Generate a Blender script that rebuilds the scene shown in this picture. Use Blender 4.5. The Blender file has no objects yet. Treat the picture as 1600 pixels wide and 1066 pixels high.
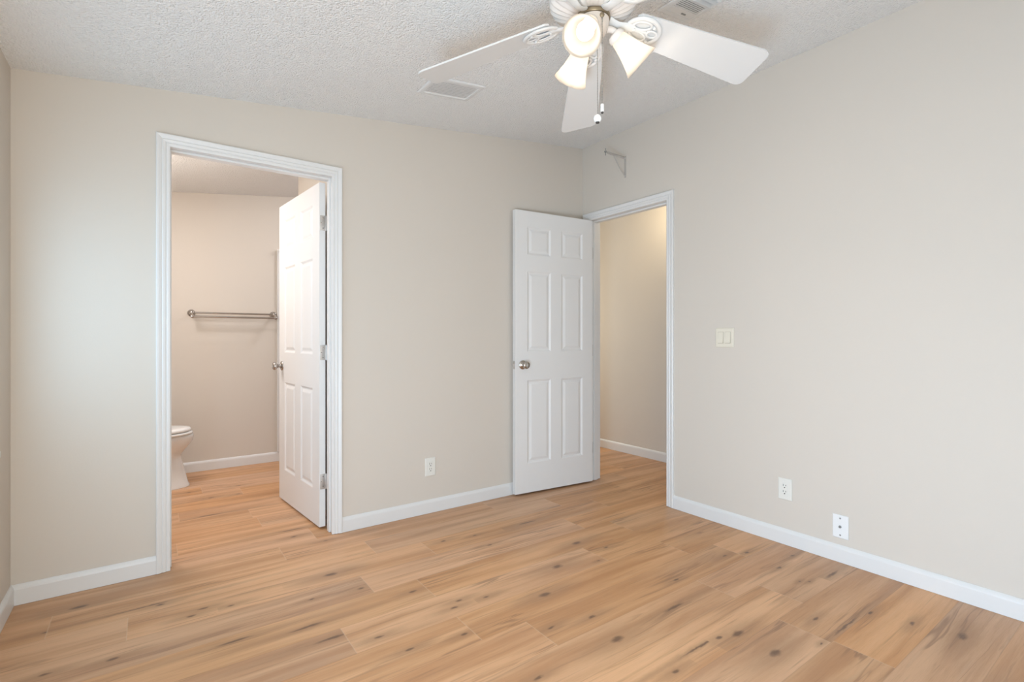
import bpy, bmesh, math, random
from mathutils import Vector, Matrix

random.seed(7)
C = bpy.context.scene
COL = C.collection
R = math.radians

# ------------------------------------------------------------------ camera, light, exposure
cam_d = bpy.data.cameras.new('camera')
cam = bpy.data.objects.new('camera', cam_d)
COL.objects.link(cam)
cam.location = (-2.8244, -2.9498, 1.1237)
cam.rotation_euler = (R(90), 0, R(-35.8087))
cam_d.sensor_width = 36.0
cam_d.lens = 788.1044 / 1600 * 36.0
cam_d.shift_y = -(533.0 - 529.0928) / 1600
cam_d.clip_start = 0.02
C.camera = cam

C.view_settings.view_transform = 'Standard'
C.view_settings.look = 'None'
C.view_settings.gamma = 1.0
C.view_settings.use_curve_mapping = False
C.view_settings.exposure = 0.0

world = bpy.data.worlds.new('sky')
C.world = world
world.use_nodes = True
wn = world.node_tree.nodes
bg = wn['Background']
bg.inputs[0].default_value = (0.75, 0.87, 1.0, 1)
bg.inputs[1].default_value = 0.9


def area(name, loc, aim, sx, sy, power, col, spread=180):
    d = bpy.data.lights.new(name, 'AREA')
    d.shape = 'RECTANGLE'; d.size = sx; d.size_y = sy
    d.energy = power; d.color = col; d.spread = R(spread)
    o = bpy.data.objects.new(name, d); COL.objects.link(o)
    o.location = loc
    o.rotation_euler = Vector(aim).to_track_quat('-Z', 'Z').to_euler()
    return o


def point(name, loc, power, col, size=0.05):
    d = bpy.data.lights.new(name, 'POINT')
    d.energy = power; d.color = col; d.shadow_soft_size = size
    o = bpy.data.objects.new(name, d); COL.objects.link(o); o.location = loc
    return o


# daylight through the windows, with an added fill
# (the left wall's window by the corner, an added low window near the camera, made up for fill, the window behind the photographer)
area('window_daylight', (-3.297, -0.675, 1.25), (1, 0, 0), 0.84, 1.09, 9.4, (0.43, 0.725, 1.0))
area('window_daylight', (-3.297, -2.95, 0.40), (1, 0, 0), 0.69, 0.59, 84, (0.55, 0.765, 1.0))  # added fill that brightens the floor and the right wall
area('window_daylight', (-2.85, -3.454, 1.35), (0, 1, 0), 0.69, 1.29, 24, (0.93, 0.93, 0.87))
# lamps of the bathroom and of the hall, with unseen fills added beside them
point('bathroom_lamp', (-3.16, 0.84, 1.95), 11.5, (1.0, 0.95, 0.90), 0.10)
area('bathroom_ceiling_lamp', (-3.03, 0.92, 2.255), (0.10, 0, -1), 0.36, 0.36, 12, (0.97, 0.96, 1.0))  # added beside the bathroom lamp to light the door more evenly
area('shower_ceiling_lamp', (-1.15, 1.45, 2.48), (-0.35, 0, -1), 0.36, 0.36, 17, (0.97, 0.96, 1.0))  # added unseen fill for the right side of the bathroom
point('hall_lamp', (0.62, -0.22, 2.22), 5.6, (1.0, 0.85, 0.58), 0.09)
point('hall_lamp', (0.50, 1.70, 1.30), 21, (1.0, 0.98, 0.86), 0.09)  # added unseen fill that lifts the lower hall wall and floor
# ------------------------------------------------------------------ helpers
ZC, ZL, XL = 2.644, 2.2595, -3.2929
SL = (ZC - ZL) / (-XL)
WT = 0.115          # wall thickness


def ceil_z(x):
    return ZC + SL * x


def new_bm():
    return bmesh.new()


def tag(o, label=None, cat=None, group=None, kind=None):
    if label: o['label'] = label
    if cat: o['category'] = cat
    if group: o['group'] = group
    if kind: o['kind'] = kind
    return o


def obj(name, bm, mat, parent=None, smooth=False, sharp=40):
    """links bm (given in world space) as one mesh object; under a parent it is moved to the parent's space"""
    bmesh.ops.recalc_face_normals(bm, faces=bm.faces)
    if parent is not None:
        bm.transform(root_matrix(parent).inverted())
    me = bpy.data.meshes.new(name)
    bm.to_mesh(me); bm.free()
    me.materials.append(mat)
    if smooth:
        me.shade_smooth()
        me.set_sharp_from_angle(angle=R(sharp))
    o = bpy.data.objects.new(name, me)
    COL.objects.link(o)
    if parent is not None:
        o.parent = parent
    return o


def root_matrix(o):
    m = Matrix.LocRotScale(o.location, o.rotation_euler, o.scale)
    return root_matrix(o.parent) @ m if o.parent else m


def thing(name, label, cat, loc, group=None, kind=None):
    o = bpy.data.objects.new(name, None)
    o.empty_display_size = 0.05
    COL.objects.link(o); o.location = loc
    return tag(o, label, cat, group, kind)


def copy_tree(o, parent=None):
    c = o.copy(); COL.objects.link(c)
    c.parent = parent
    for ch in [x for x in list(COL.objects) if x.parent == o]:
        copy_tree(ch, c)
    return c


def box(bm, x0, x1, y0, y1, z0, z1, bevel=0.0):
    r = bmesh.ops.create_cube(bm, size=1)
    vs = r['verts']
    for v in vs:
        v.co = Vector(((x0 + x1) / 2 + v.co.x * (x1 - x0), (y0 + y1) / 2 + v.co.y * (y1 - y0), (z0 + z1) / 2 + v.co.z * (z1 - z0)))
    if bevel > 0:
        es = list({e for v in vs for e in v.link_edges})
        bmesh.ops.bevel(bm, geom=es, offset=bevel, segments=2, affect='EDGES', profile=0.5)


def prism(bm, pts, d0, d1, axis):
    """closed 2-D outline pts extruded from d0 to d1 along axis; 'y': pts are (x,z), 'x': (y,z), 'z': (x,y)"""
    def mk(p, d):
        if axis == 'y': return Vector((p[0], d, p[1]))
        if axis == 'x': return Vector((d, p[0], p[1]))
        return Vector((p[0], p[1], d))
    a = [bm.verts.new(mk(p, d0)) for p in pts]
    b = [bm.verts.new(mk(p, d1)) for p in pts]
    n = len(pts)
    bm.faces.new(a); bm.faces.new(b[::-1])
    for i in range(n):
        bm.faces.new((a[i], b[i], b[(i + 1) % n], a[(i + 1) % n]))


def lathe(bm, prof, seg=32, mat=Matrix.Identity(4), cap=True):
    """prof: (radius, height) list turned about local z"""
    rings = []
    for r, h in prof:
        if r < 1e-6:
            rings.append([bm.verts.new(mat @ Vector((0, 0, h)))])
        else:
            rings.append([bm.verts.new(mat @ Vector((r * math.cos(2 * math.pi * k / seg), r * math.sin(2 * math.pi * k / seg), h))) for k in range(seg)])
    for a, b in zip(rings, rings[1:]):
        for k in range(seg):
            k2 = (k + 1) % seg
            if len(a) == 1 and len(b) == 1: continue
            if len(a) == 1: bm.faces.new((a[0], b[k], b[k2]))
            elif len(b) == 1: bm.faces.new((a[k], b[0], a[k2]))
            else: bm.faces.new((a[k], b[k], b[k2], a[k2]))
    if cap:
        for rr in (rings[0], rings[-1]):
            if len(rr) > 2: bm.faces.new(rr)
    return rings


def axis_matrix(p, d, up=(0, 0, 1)):
    """local z along d, origin at p"""
    d = Vector(d).normalized()
    q = d.to_track_quat('Z', 'Y')
    return Matrix.Translation(Vector(p)) @ q.to_matrix().to_4x4()


def cyl(bm, p0, p1, r, seg=20):
    p0, p1 = Vector(p0), Vector(p1)
    lathe(bm, [(r, 0), (r, (p1 - p0).length)], seg, axis_matrix(p0, p1 - p0))


def tube(bm, pts, rad, seg=10, closed=False, flat=1.0):
    """round (or flattened) sweep along points"""
    pts = [Vector(p) for p in pts]
    n = len(pts)
    rads = rad if isinstance(rad, (list, tuple)) else [rad] * n
    rings = []
    prev = None
    for i, p in enumerate(pts):
        if closed: t = pts[(i + 1) % n] - pts[(i - 1) % n]
        else: t = pts[min(i + 1, n - 1)] - pts[max(i - 1, 0)]
        t.normalize()
        if prev is None:
            a = Vector((0, 0, 1)) if abs(t.z) < 0.9 else Vector((1, 0, 0))
            u = t.cross(a).normalized()
        else:
            u = (prev - t * prev.dot(t)).normalized()
        prev = u
        w = t.cross(u)
        rings.append([bm.verts.new(p + (u * math.cos(2 * math.pi * k / seg) + w * math.sin(2 * math.pi * k / seg) * flat) * rads[i]) for k in range(seg)])
    m = n if closed else n - 1
    for i in range(m):
        a, b = rings[i], rings[(i + 1) % n]
        for k in range(seg):
            bm.faces.new((a[k], a[(k + 1) % seg], b[(k + 1) % seg], b[k]))
    if not closed:
        bm.faces.new(rings[0]); bm.faces.new(rings[-1])


def sweep(bm, path, prof, frames):
    """profile (u,v) swept along path; frames[i] = (U,V) vectors at path point i (mitres are in the frames)"""
    rings = []
    for p, (U, V) in zip(path, frames):
        rings.append([bm.verts.new(Vector(p) + Vector(U) * a + Vector(V) * b) for a, b in prof])
    n = len(prof)
    for a, b in zip(rings, rings[1:]):
        for k in range(n):
            bm.faces.new((a[k], a[(k + 1) % n], b[(k + 1) % n], b[k]))
    bm.faces.new(rings[0]); bm.faces.new(rings[-1][::-1])


# ------------------------------------------------------------------ materials
def mat_new(name):
    m = bpy.data.materials.new(name)
    m.use_nodes = True
    return m, m.node_tree.nodes, m.node_tree.links, m.node_tree.nodes['Principled BSDF']


def plain(name, col, rough=0.5, metal=0.0, bump=0.0, scale=200.0, spec=0.5, vary=0.0):
    m, N, L, b = mat_new(name)
    b.inputs['Base Color'].default_value = (*col, 1)
    b.inputs['Roughness'].default_value = rough
    b.inputs['Metallic'].default_value = metal
    b.inputs['Specular IOR Level'].default_value = spec
    tc = N.new('ShaderNodeTexCoord')
    nz = N.new('ShaderNodeTexNoise')
    nz.inputs['Scale'].default_value = scale
    nz.inputs['Detail'].default_value = 3
    L.new(tc.outputs['Object'], nz.inputs['Vector'])
    if bump > 0:
        bp = N.new('ShaderNodeBump')
        bp.inputs['Strength'].default_value = bump
        bp.inputs['Distance'].default_value = 0.002
        L.new(nz.outputs['Fac'], bp.inputs['Height'])
        L.new(bp.outputs['Normal'], b.inputs['Normal'])
    if vary > 0:
        mx = N.new('ShaderNodeMix'); mx.data_type = 'RGBA'
        mx.inputs['A'].default_value = (*[c * (1 - vary) for c in col], 1)
        mx.inputs['B'].default_value = (*[min(1, c * (1 + vary)) for c in col], 1)
        L.new(nz.outputs['Fac'], mx.inputs['Factor'])
        L.new(mx.outputs['Result'], b.inputs['Base Color'])
    return m


def popcorn(name, col):
    m, N, L, b = mat_new(name)
    b.inputs['Base Color'].default_value = (*col, 1)
    b.inputs['Roughness'].default_value = 0.95
    b.inputs['Specular IOR Level'].default_value = 0.1
    tc = N.new('ShaderNodeTexCoord')
    n1 = N.new('ShaderNodeTexNoise'); n1.inputs['Scale'].default_value = 135; n1.inputs['Detail'].default_value = 2.5
    n1.inputs['Roughness'].default_value = 0.6
    v1 = N.new('ShaderNodeTexVoronoi'); v1.inputs['Scale'].default_value = 110
    L.new(tc.outputs['Object'], n1.inputs['Vector']); L.new(tc.outputs['Object'], v1.inputs['Vector'])
    sub = N.new('ShaderNodeMath'); sub.operation = 'MULTIPLY_ADD'
    L.new(v1.outputs['Distance'], sub.inputs[0]); sub.inputs[1].default_value = -0.7
    L.new(n1.outputs['Fac'], sub.inputs[2])
    bp = N.new('ShaderNodeBump'); bp.inputs['Strength'].default_value = 0.95; bp.inputs['Distance'].default_value = 0.008
    L.new(sub.outputs[0], bp.inputs['Height']); L.new(bp.outputs['Normal'], b.inputs['Normal'])
    return m


WALL = plain('greige_wall_paint', (0.675, 0.612, 0.539), 0.75, bump=0.10, scale=140, spec=0.25)
CEIL = popcorn('white_popcorn_ceiling', (0.91, 0.90, 0.88))
TRIM = plain('white_trim_paint', (0.76, 0.745, 0.725), 0.35, spec=0.45)
DOOR = plain('white_door_paint', (0.80, 0.785, 0.765), 0.42, bump=0.04, scale=90, spec=0.4)
NICKEL = plain('satin_nickel', (0.47, 0.44, 0.41), 0.26, metal=1.0, bump=0.02, scale=300)
HINGE = plain('dull_nickel_hinge', (0.60, 0.57, 0.54), 0.45, metal=0.8, bump=0.02, scale=300)
FANW = plain('white_fan_enamel', (0.70, 0.69, 0.67), 0.38, bump=0.02, scale=80)
CREAM = plain('cream_fan_enamel', (0.80, 0.74, 0.68), 0.38, bump=0.02, scale=80)
IVORY = plain('ivory_plastic', (0.78, 0.72, 0.60), 0.35, bump=0.02, scale=200)
IVORY_SHADE = plain('ivory_plastic_recess', (0.42, 0.37, 0.29), 0.5, bump=0.02, scale=200)  # darker ivory, shadow round the switch rockers put into the colour
OFFWHITE = plain('off_white_plastic', (0.80, 0.78, 0.72), 0.35, bump=0.02, scale=200)
PLASTIC = plain('white_plastic', (0.84, 0.84, 0.83), 0.35, bump=0.02, scale=200)
DARK = plain('dark_slot', (0.05, 0.045, 0.04), 0.6, bump=0.02, scale=200)
GREYM = plain('grey_metal', (0.36, 0.35, 0.33), 0.4, metal=0.7, bump=0.02, scale=200)
BRASS = plain('aged_brass', (0.34, 0.28, 0.19), 0.35, metal=0.9, bump=0.02, scale=200)
CERAMIC = plain('white_ceramic', (0.84, 0.83, 0.81), 0.12, bump=0.01, scale=30, spec=0.5)
VENTM = plain('white_vent_enamel', (0.74, 0.735, 0.72), 0.45, bump=0.03, scale=150)
VENTD = plain('shadowy_duct', (0.16, 0.155, 0.15), 0.8, bump=0.05, scale=60)
GREYPAINT = plain('putty_painted_steel', (0.50, 0.46, 0.42), 0.45, bump=0.03, scale=200)

# frosted glass of the lit lamp shades
def frosted():
    m, N, L, b = mat_new('frosted_glass_shade')
    out = N['Material Output']
    b.inputs['Base Color'].default_value = (0.36, 0.335, 0.30, 1)
    b.inputs['Roughness'].default_value = 0.35
    tr = N.new('ShaderNodeBsdfTranslucent'); tr.inputs['Color'].default_value = (0.92, 0.87, 0.80, 1)
    mx = N.new('ShaderNodeMixShader'); mx.inputs[0].default_value = 0.62
    nz = N.new('ShaderNodeTexNoise'); nz.inputs['Scale'].default_value = 40
    bp = N.new('ShaderNodeBump'); bp.inputs['Strength'].default_value = 0.05
    L.new(nz.outputs['Fac'], bp.inputs['Height']); L.new(bp.outputs['Normal'], b.inputs['Normal'])
    L.new(b.outputs[0], mx.inputs[1]); L.new(tr.outputs[0], mx.inputs[2]); L.new(mx.outputs[0], out.inputs['Surface'])
    return m
SHADE = frosted()

def glowing(name, col, strength):
    m, N, L, b = mat_new(name)
    b.inputs['Base Color'].default_value = (0.9, 0.9, 0.88, 1)
    b.inputs['Emission Color'].default_value = (*col, 1)
    b.inputs['Emission Strength'].default_value = strength
    return m
BULB = glowing('lit_bulb_glass', (1.0, 0.94, 0.86), 5.0)

def pane():
    m, N, L, b = mat_new('window_glass')
    out = N['Material Output']
    t = N.new('ShaderNodeBsdfTransparent'); g = N.new('ShaderNodeBsdfGlossy'); g.inputs['Roughness'].default_value = 0.02
    mx = N.new('ShaderNodeMixShader'); mx.inputs[0].default_value = 0.05
    L.new(t.outputs[0], mx.inputs[1]); L.new(g.outputs[0], mx.inputs[2])
    L.new(mx.outputs[0], out.inputs['Surface'])
    return m
GLASS = pane()

# oak plank floor ------------------------------------------------------------
KN = [(-2.146,.208,'e'),(-2.024,-.07,'s'),(-2.051,-.714,'m'),(-2.255,-.683,'s'),(-1.875,-.876,'m'),(-1.497,-.459,'m'),(-1.319,-.652,'m'),(-.949,-.508,'e'),(-.917,-.91,'b'),(-.825,-1.047,'m'),(-.982,-1.139,'t'),(-1.19,-1.065,'b'),(-1.632,-1.107,'m'),(-1.744,-1.063,'m'),(-1.79,-1.102,'m'),(-1.412,-1.241,'b'),(-1.371,-1.487,'m'),(-1.555,-1.45,'m'),(-1.402,-1.651,'b'),(-1.849,-1.291,'m'),(-2.054,-1.257,'m'),(-2.122,-1.118,'m'),(-1.778,-1.647,'m'),(-2.262,-1.021,'e'),(-2.321,-.891,'e'),(-2.121,-.499,'b'),(-1.314,-.49,'s'),(-3.059,-.181,'b'),(-2.78,-.356,'m'),(-3.141,-.342,'m'),(-2.684,-.535,'m'),(-2.639,-.498,'m'),(-2.542,-.538,'m'),(-2.924,-.699,'m'),(-3.106,-.668,'m'),(-2.566,-.828,'e'),(-2.852,-.339,'l'),(-.404,-1.48,'m'),(-.277,-1.524,'m'),(-.831,-1.492,'m'),(-.316,-1.711,'m'),(-.122,-1.683,'m'),(-.181,-1.893,'e'),(-.381,-1.836,'t'),(-.345,-1.862,'t'),(-1.003,-1.897,'b'),(-1.044,-1.636,'e'),(-1.086,-1.87,'m'),(-1.006,-2.039,'b'),(-1.378,-1.892,'m'),(-.655,-2.021,'m'),(-.811,-2.11,'t'),(-.61,-2.115,'l'),(-.38,-2.261,'m'),(-.335,-2.402,'b'),(-.424,-2.133,'m'),(-1.19,-1.858,'l'),(-2.266,1.396,'m'),(-2.463,1.179,'m'),(-2.508,.774,'e'),(-2.296,1.167,'m'),(-2.128,.206,'e'),(-2.153,.092,'m'),(-2.586,1.415,'m')]
KSZ = {'t': (.010, .006, 1.0), 's': (.018, .008, .9), 'm': (.024, .010, 1.0), 'b': (.042, .020, 1.0), 'e': (.085, .011, 1.0), 'l': (.15, .006, 1.0)}
PW, PL = 0.192, 1.283


def oak():
    m, N, L, b = mat_new('oak_plank_floor')

    def math_(op, a, c=None, d=None):
        n = N.new('ShaderNodeMath'); n.operation = op
        for i, v in enumerate((a, c, d)):
            if v is None: continue
            if isinstance(v, (int, float)): n.inputs[i].default_value = v
            else: L.new(v, n.inputs[i])
        return n.outputs[0]

    def noise(vec, scale, detail=3, rough=0.5, dist=0.0):
        n = N.new('ShaderNodeTexNoise')
        n.inputs['Scale'].default_value = scale; n.inputs['Detail'].default_value = detail
        n.inputs['Roughness'].default_value = rough; n.inputs['Distortion'].default_value = dist
        L.new(vec, n.inputs['Vector']); return n

    def mapping(vec, scale, loc=(0, 0, 0)):
        n = N.new('ShaderNodeMapping')
        n.inputs['Scale'].default_value = scale; n.inputs['Location'].default_value = loc
        L.new(vec, n.inputs['Vector']); return n.outputs[0]

    def mixc(f, a, c):
        n = N.new('ShaderNodeMix'); n.data_type = 'RGBA'
        for k, v in (('Factor', f), ('A', a), ('B', c)):
            if isinstance(v, (int, float)): n.inputs[k].default_value = v
            elif isinstance(v, tuple): n.inputs[k].default_value = (*v, 1)
            else: L.new(v, n.inputs[k])
        return n.outputs['Result']

    def smooth(v, lo, hi, a=0.0, c=1.0):
        n = N.new('ShaderNodeMapRange'); n.interpolation_type = 'SMOOTHSTEP'
        n.inputs['From Min'].default_value = lo; n.inputs['From Max'].default_value = hi
        n.inputs['To Min'].default_value = a; n.inputs['To Max'].default_value = c
        L.new(v, n.inputs['Value']); return n.outputs['Result']

    tc = N.new('ShaderNodeTexCoord').outputs['Object']
    at = N.new('ShaderNodeAttribute'); at.attribute_name = 'plank'
    uv = N.new('ShaderNodeUVMap'); uv.uv_map = 'plank_uv'
    sep = N.new('ShaderNodeSeparateXYZ'); L.new(uv.outputs[0], sep.inputs[0])
    rnd = N.new('ShaderNodeSeparateColor'); L.new(at.outputs['Color'], rnd.inputs[0])
    off = N.new('ShaderNodeVectorMath'); off.operation = 'MULTIPLY_ADD'
    L.new(at.outputs['Color'], off.inputs[0]); off.inputs[1].default_value = (37, 19, 11); L.new(tc, off.inputs[2])
    P = off.outputs[0]
    # grain that bends round
    warp = noise(mapping(P, (0.9, 3.0, 1)), 1.6, 2)
    wv = N.new('ShaderNodeVectorMath'); wv.operation = 'MULTIPLY_ADD'
    L.new(warp.outputs['Color'], wv.inputs[0]); wv.inputs[1].default_value = (0.10, 0.045, 0); L.new(P, wv.inputs[2])
    PWp = wv.outputs[0]
    bands = noise(mapping(PWp, (0.75, 13, 1)), 1.0, 4, 0.55, 0.4).outputs['Fac']
    streak = noise(mapping(PWp, (1.7, 48, 1)), 1.0, 3, 0.55, 0.3).outputs['Fac']
    fine = noise(mapping(P, (14, 420, 1)), 1.0, 2, 0.6).outputs['Fac']
    blot = noise(mapping(PWp, (1.3, 4.5, 1)), 1.0, 2, 0.5).outputs['Fac']

    c = mixc(smooth(bands, 0.30, 0.72), (0.520, 0.262, 0.119), (0.735, 0.430, 0.231))
    c = mixc(smooth(blot, 0.52, 0.78, 0, 0.45), c, (0.43, 0.258, 0.155))
    c = mixc(smooth(blot, 0.50, 0.22, 0, 0.35), c, (0.66, 0.355, 0.175))
    c = mixc(smooth(streak, 0.55, 0.80, 0, 0.70), c, (0.33, 0.175, 0.085))
    c = mixc(smooth(streak, 0.45, 0.20, 0, 0.30), c, (0.66, 0.45, 0.28))
    # long thin grain lines, in places
    ridge = noise(mapping(PWp, (0.85, 17, 1)), 1.0, 3, 0.55, 0.5).outputs['Fac']
    line = smooth(math_('ABSOLUTE', math_('SUBTRACT', ridge, 0.5)), 0.030, 0.002)
    where = smooth(noise(mapping(P, (1.5, 5, 1)), 1.0, 2).outputs['Fac'], 0.46, 0.66)
    c = mixc(math_('MULTIPLY', math_('MULTIPLY', line, where), 0.68), c, (0.30, 0.155, 0.078))
    c = mixc(smooth(fine, 0.45, 0.75, 0, 0.12), c, (0.24, 0.13, 0.07))
    # plank to plank
    hsv = N.new('ShaderNodeHueSaturation')
    L.new(c, hsv.inputs['Color'])
    L.new(math_('MULTIPLY_ADD', rnd.outputs[0], 0.12, 0.945), hsv.inputs['Value'])
    L.new(math_('MULTIPLY_ADD', rnd.outputs[1], 0.16, 0.905), hsv.inputs['Saturation'])
    c = hsv.outputs['Color']
    # knots and long mineral streaks
    kw = noise(mapping(tc, (26, 60, 1)), 1.0, 2)
    kv = N.new('ShaderNodeVectorMath'); kv.operation = 'MULTIPLY_ADD'
    L.new(kw.outputs['Color'], kv.inputs[0]); kv.inputs[1].default_value = (0.030, 0.014, 0); 
    sh = N.new('ShaderNodeVectorMath'); sh.operation = 'ADD'; L.new(tc, sh.inputs[0]); sh.inputs[1].default_value = (-0.015, -0.007, 0)
    L.new(sh.outputs[0], kv.inputs[2])
    kp = kv.outputs[0]
    acc = acc2 = None
    for nm in ('knot_near', 'knot_next'):       # place and size of the two knots nearest to this stretch of plank
        ka = N.new('ShaderNodeAttribute'); ka.attribute_name = nm
        pk = N.new('ShaderNodeSeparateXYZ'); L.new(kp, pk.inputs[0])
        ks = N.new('ShaderNodeSeparateXYZ'); L.new(ka.outputs['Vector'], ks.inputs[0])
        dx = math_('DIVIDE', math_('SUBTRACT', pk.outputs[0], ks.outputs[0]), ks.outputs[2])
        dy = math_('DIVIDE', math_('SUBTRACT', pk.outputs[1], ks.outputs[1]), ka.outputs['Alpha'])
        d1 = math_('SQRT', math_('ADD', math_('MULTIPLY', dx, dx), math_('MULTIPLY', dy, dy)))
        ex, ey = math_('MULTIPLY', dx, 0.45), math_('MULTIPLY', dy, 0.8)
        d2 = math_('SQRT', math_('ADD', math_('MULTIPLY', ex, ex), math_('MULTIPLY', ey, ey)))
        acc = d1 if acc is None else math_('MINIMUM', acc, d1)
        acc2 = d2 if acc2 is None else math_('MINIMUM', acc2, d2)
    c = mixc(smooth(acc2, 3.0, 0.5, 0, 0.46), c, (0.33, 0.185, 0.098))
    c = mixc(smooth(acc, 1.0, 0.25, 0, 0.80), c, (0.130, 0.068, 0.042))
    # joints
    u, v = sep.outputs[0], sep.outputs[1]
    du = math_('MINIMUM', u, math_('SUBTRACT', PL, u))
    dv = math_('MINIMUM', v, math_('SUBTRACT', PW, v))
    c = mixc(smooth(dv, 0.0022, 0.0004, 0, 0.22), c, (0.25, 0.14, 0.08))
    c = mixc(smooth(du, 0.0030, 0.0006, 0, 0.45), c, (0.66, 0.47, 0.32))  # bevel highlight of the end joints, put into the colour
    L.new(c, b.inputs['Base Color'])
    L.new(smooth(fine, 0.2, 0.8, 0.31, 0.43), b.inputs['Roughness'])
    b.inputs['Specular IOR Level'].default_value = 0.42
    bp = N.new('ShaderNodeBump'); bp.inputs['Strength'].default_value = 0.10; bp.inputs['Distance'].default_value = 0.001
    L.new(fine, bp.inputs['Height']); L.new(bp.outputs['Normal'], b.inputs['Normal'])
    return m
OAK = oak()

# ------------------------------------------------------------------ floor
REAR = -3.45
def build_floor():
    bm = new_bm()
    uvl = bm.loops.layers.uv.new('plank_uv')
    cl = bm.loops.layers.float_color.new('plank')
    kn1 = bm.loops.layers.float_color.new('knot_near')
    kn2 = bm.loops.layers.float_color.new('knot_next')
    none = (99.0, 99.0, 1.0, 1.0)
    x0, x1, y0, y1 = -3.42, 1.12, -3.6, 2.2
    known = {0: -1.607, 1: -2.012, 2: -1.809, 3: -2.22, 4: -1.815, 5: -1.61}
    rr = random.Random(11)
    k = -14
    while True:
        yt = -0.40 - k * PW
        yb = yt - PW
        if yt < y0: break
        if yb < y1:
            st = known.get(k, -1.6 + rr.choice([0, .2, .4, .61, .82, 1.02]) + rr.uniform(-.02, .02))
            n0 = math.floor((x0 - st) / PL)
            a = st + n0 * PL
            while a < x1:
                xa, xb = max(a, x0), min(a + PL, x1)
                ya, yc = max(yb, y0), min(yt, y1)
                col = (rr.random(), rr.random(), rr.random(), 1)
                ks = sorted((x, y, KSZ[c][0], KSZ[c][1]) for x, y, c in KN if xa <= x < xb and ya <= y < yc)
                cuts = [xa] + [(p[0] + q[0]) / 2 for p, q in zip(ks, ks[1:])] + [xb]
                for n, (ca, cb) in enumerate(zip(cuts, cuts[1:])):
                    if cb - ca < 1e-4: continue
                    k1 = ks[n] if ks else none
                    rest = [q for q in ks if q is not k1]
                    k2 = min(rest, key=lambda q: abs(q[0] - k1[0])) if rest else none
                    f = bm.faces.new([bm.verts.new((px, py, 0)) for px, py in ((ca, ya), (cb, ya), (cb, yc), (ca, yc))])
                    for lp in f.loops:
                        lp[uvl].uv = (lp.vert.co.x - a, lp.vert.co.y - yb); lp[cl] = col
                        lp[kn1] = k1; lp[kn2] = k2
                a += PL
        k += 1
    # underside
    box(bm, x0, x1, y0, y1, -0.12, -0.002)
    me = bpy.data.meshes.new('floor'); bm.to_mesh(me); bm.free()
    me.materials.append(OAK)
    o = bpy.data.objects.new('floor', me); COL.objects.link(o)
    tag(o, 'light oak plank floor running through bedroom, bathroom and hall', 'floor', kind='structure')
build_floor()

# ------------------------------------------------------------------ openings
# bathroom door: jamb faces at x, top of opening
AX0, AX1, AZ = -2.742, -1.966, 2.052
BY0, BY1, BZ = -0.808, -0.083, 2.052
CW = 0.057
BATH_BACK = 2.062
HALLX = 0.985

# ------------------------------------------------------------------ walls
def wall(name, build, label, mat=WALL):
    bm = new_bm(); build(bm)
    return tag(obj(name, bm, mat), label, 'wall', kind='structure')

JT = 0.019
top = 0.0
wall('wall_back', lambda bm: prism(bm, [(XL, 0), (AX0 - JT, 0), (AX0 - JT, AZ + JT), (AX1 + JT, AZ + JT), (AX1 + JT, 0), (0, 0), (0, ceil_z(0)), (XL, ceil_z(XL))], 0, WT, 'y'),
     'greige bedroom wall with the bathroom doorway')
wall('wall_right', lambda bm: prism(bm, [(REAR, 0), (BY0 - JT, 0), (BY0 - JT, BZ + JT), (BY1 + JT, BZ + JT), (BY1 + JT, 0), (WT, 0), (WT, ceil_z(0)), (REAR, ceil_z(0))], 0, WT, 'x'),
     'greige bedroom wall with the hall doorway, switch and outlets')
W0 = (-1.10, -0.25, 0.70, 1.80)      # left wall: y range, z range
W1 = (-3.30, -2.60, 0.10, 0.70)  # added low opening, made up to hold a fill light
W2 = (-3.20, -2.50, 0.70, 2.00)      # front wall: x range, z range
def left(bm):
    x0, x1, zt = XL - WT, XL, ceil_z(XL)
    for a, b2 in ((REAR - WT, W1[0]), (W1[1], W0[0]), (W0[1], BATH_BACK + WT)):
        box(bm, x0, x1, a, b2, 0, zt)
    for w in (W0, W1):
        box(bm, x0, x1, w[0], w[1], 0, w[2]); box(bm, x0, x1, w[0], w[1], w[3], zt)
wall('wall_left', left, 'greige wall at the left edge, sliver of it showing')
def front(bm):
    y0, y1 = REAR - WT, REAR
    for a, b2 in ((XL, W2[0]), (W2[1], WT)):
        prism(bm, [(a, 0), (b2, 0), (b2, ceil_z(b2)), (a, ceil_z(a))], y0, y1, 'y')
    for w in (W2,):
        box(bm, w[0], w[1], y0, y1, 0, w[2])
        prism(bm, [(w[0], w[3]), (w[1], w[3]), (w[1], ceil_z(w[1])), (w[0], ceil_z(w[0]))], y0, y1, 'y')
wall('wall_front', front, 'greige wall with a window behind the photographer')
wall('wall_bathroom_back', lambda bm: prism(bm, [(XL, 0), (WT, 0), (WT, ceil_z(WT)), (XL, ceil_z(XL))], BATH_BACK, BATH_BACK + WT, 'y'),
     'greige bathroom wall with the towel bar')
wall('wall_bathroom_right', lambda bm: prism(bm, [(-1.878, 0), (-1.763, 0), (-1.763, ceil_z(-1.763)), (-1.878, ceil_z(-1.878))], WT, 1.20, 'y'),
     'greige bathroom partition behind the open white door')
wall('wall_bathroom_side', lambda bm: prism(bm, [(0, 0), (WT, 0), (WT, ceil_z(WT)), (0, ceil_z(0))], WT, BATH_BACK, 'y'), 'greige wall between bathroom and hall')
wall('wall_hall', lambda bm: box(bm, HALLX, HALLX + WT, -2.0, BATH_BACK, 0, 2.46), 'greige hall wall seen through the bedroom doorway')
wall('wall_hall_front', lambda bm: box(bm, WT, HALLX, -2.0 - WT, -2.0, 0, 2.46), 'greige end wall of the hall')
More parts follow.
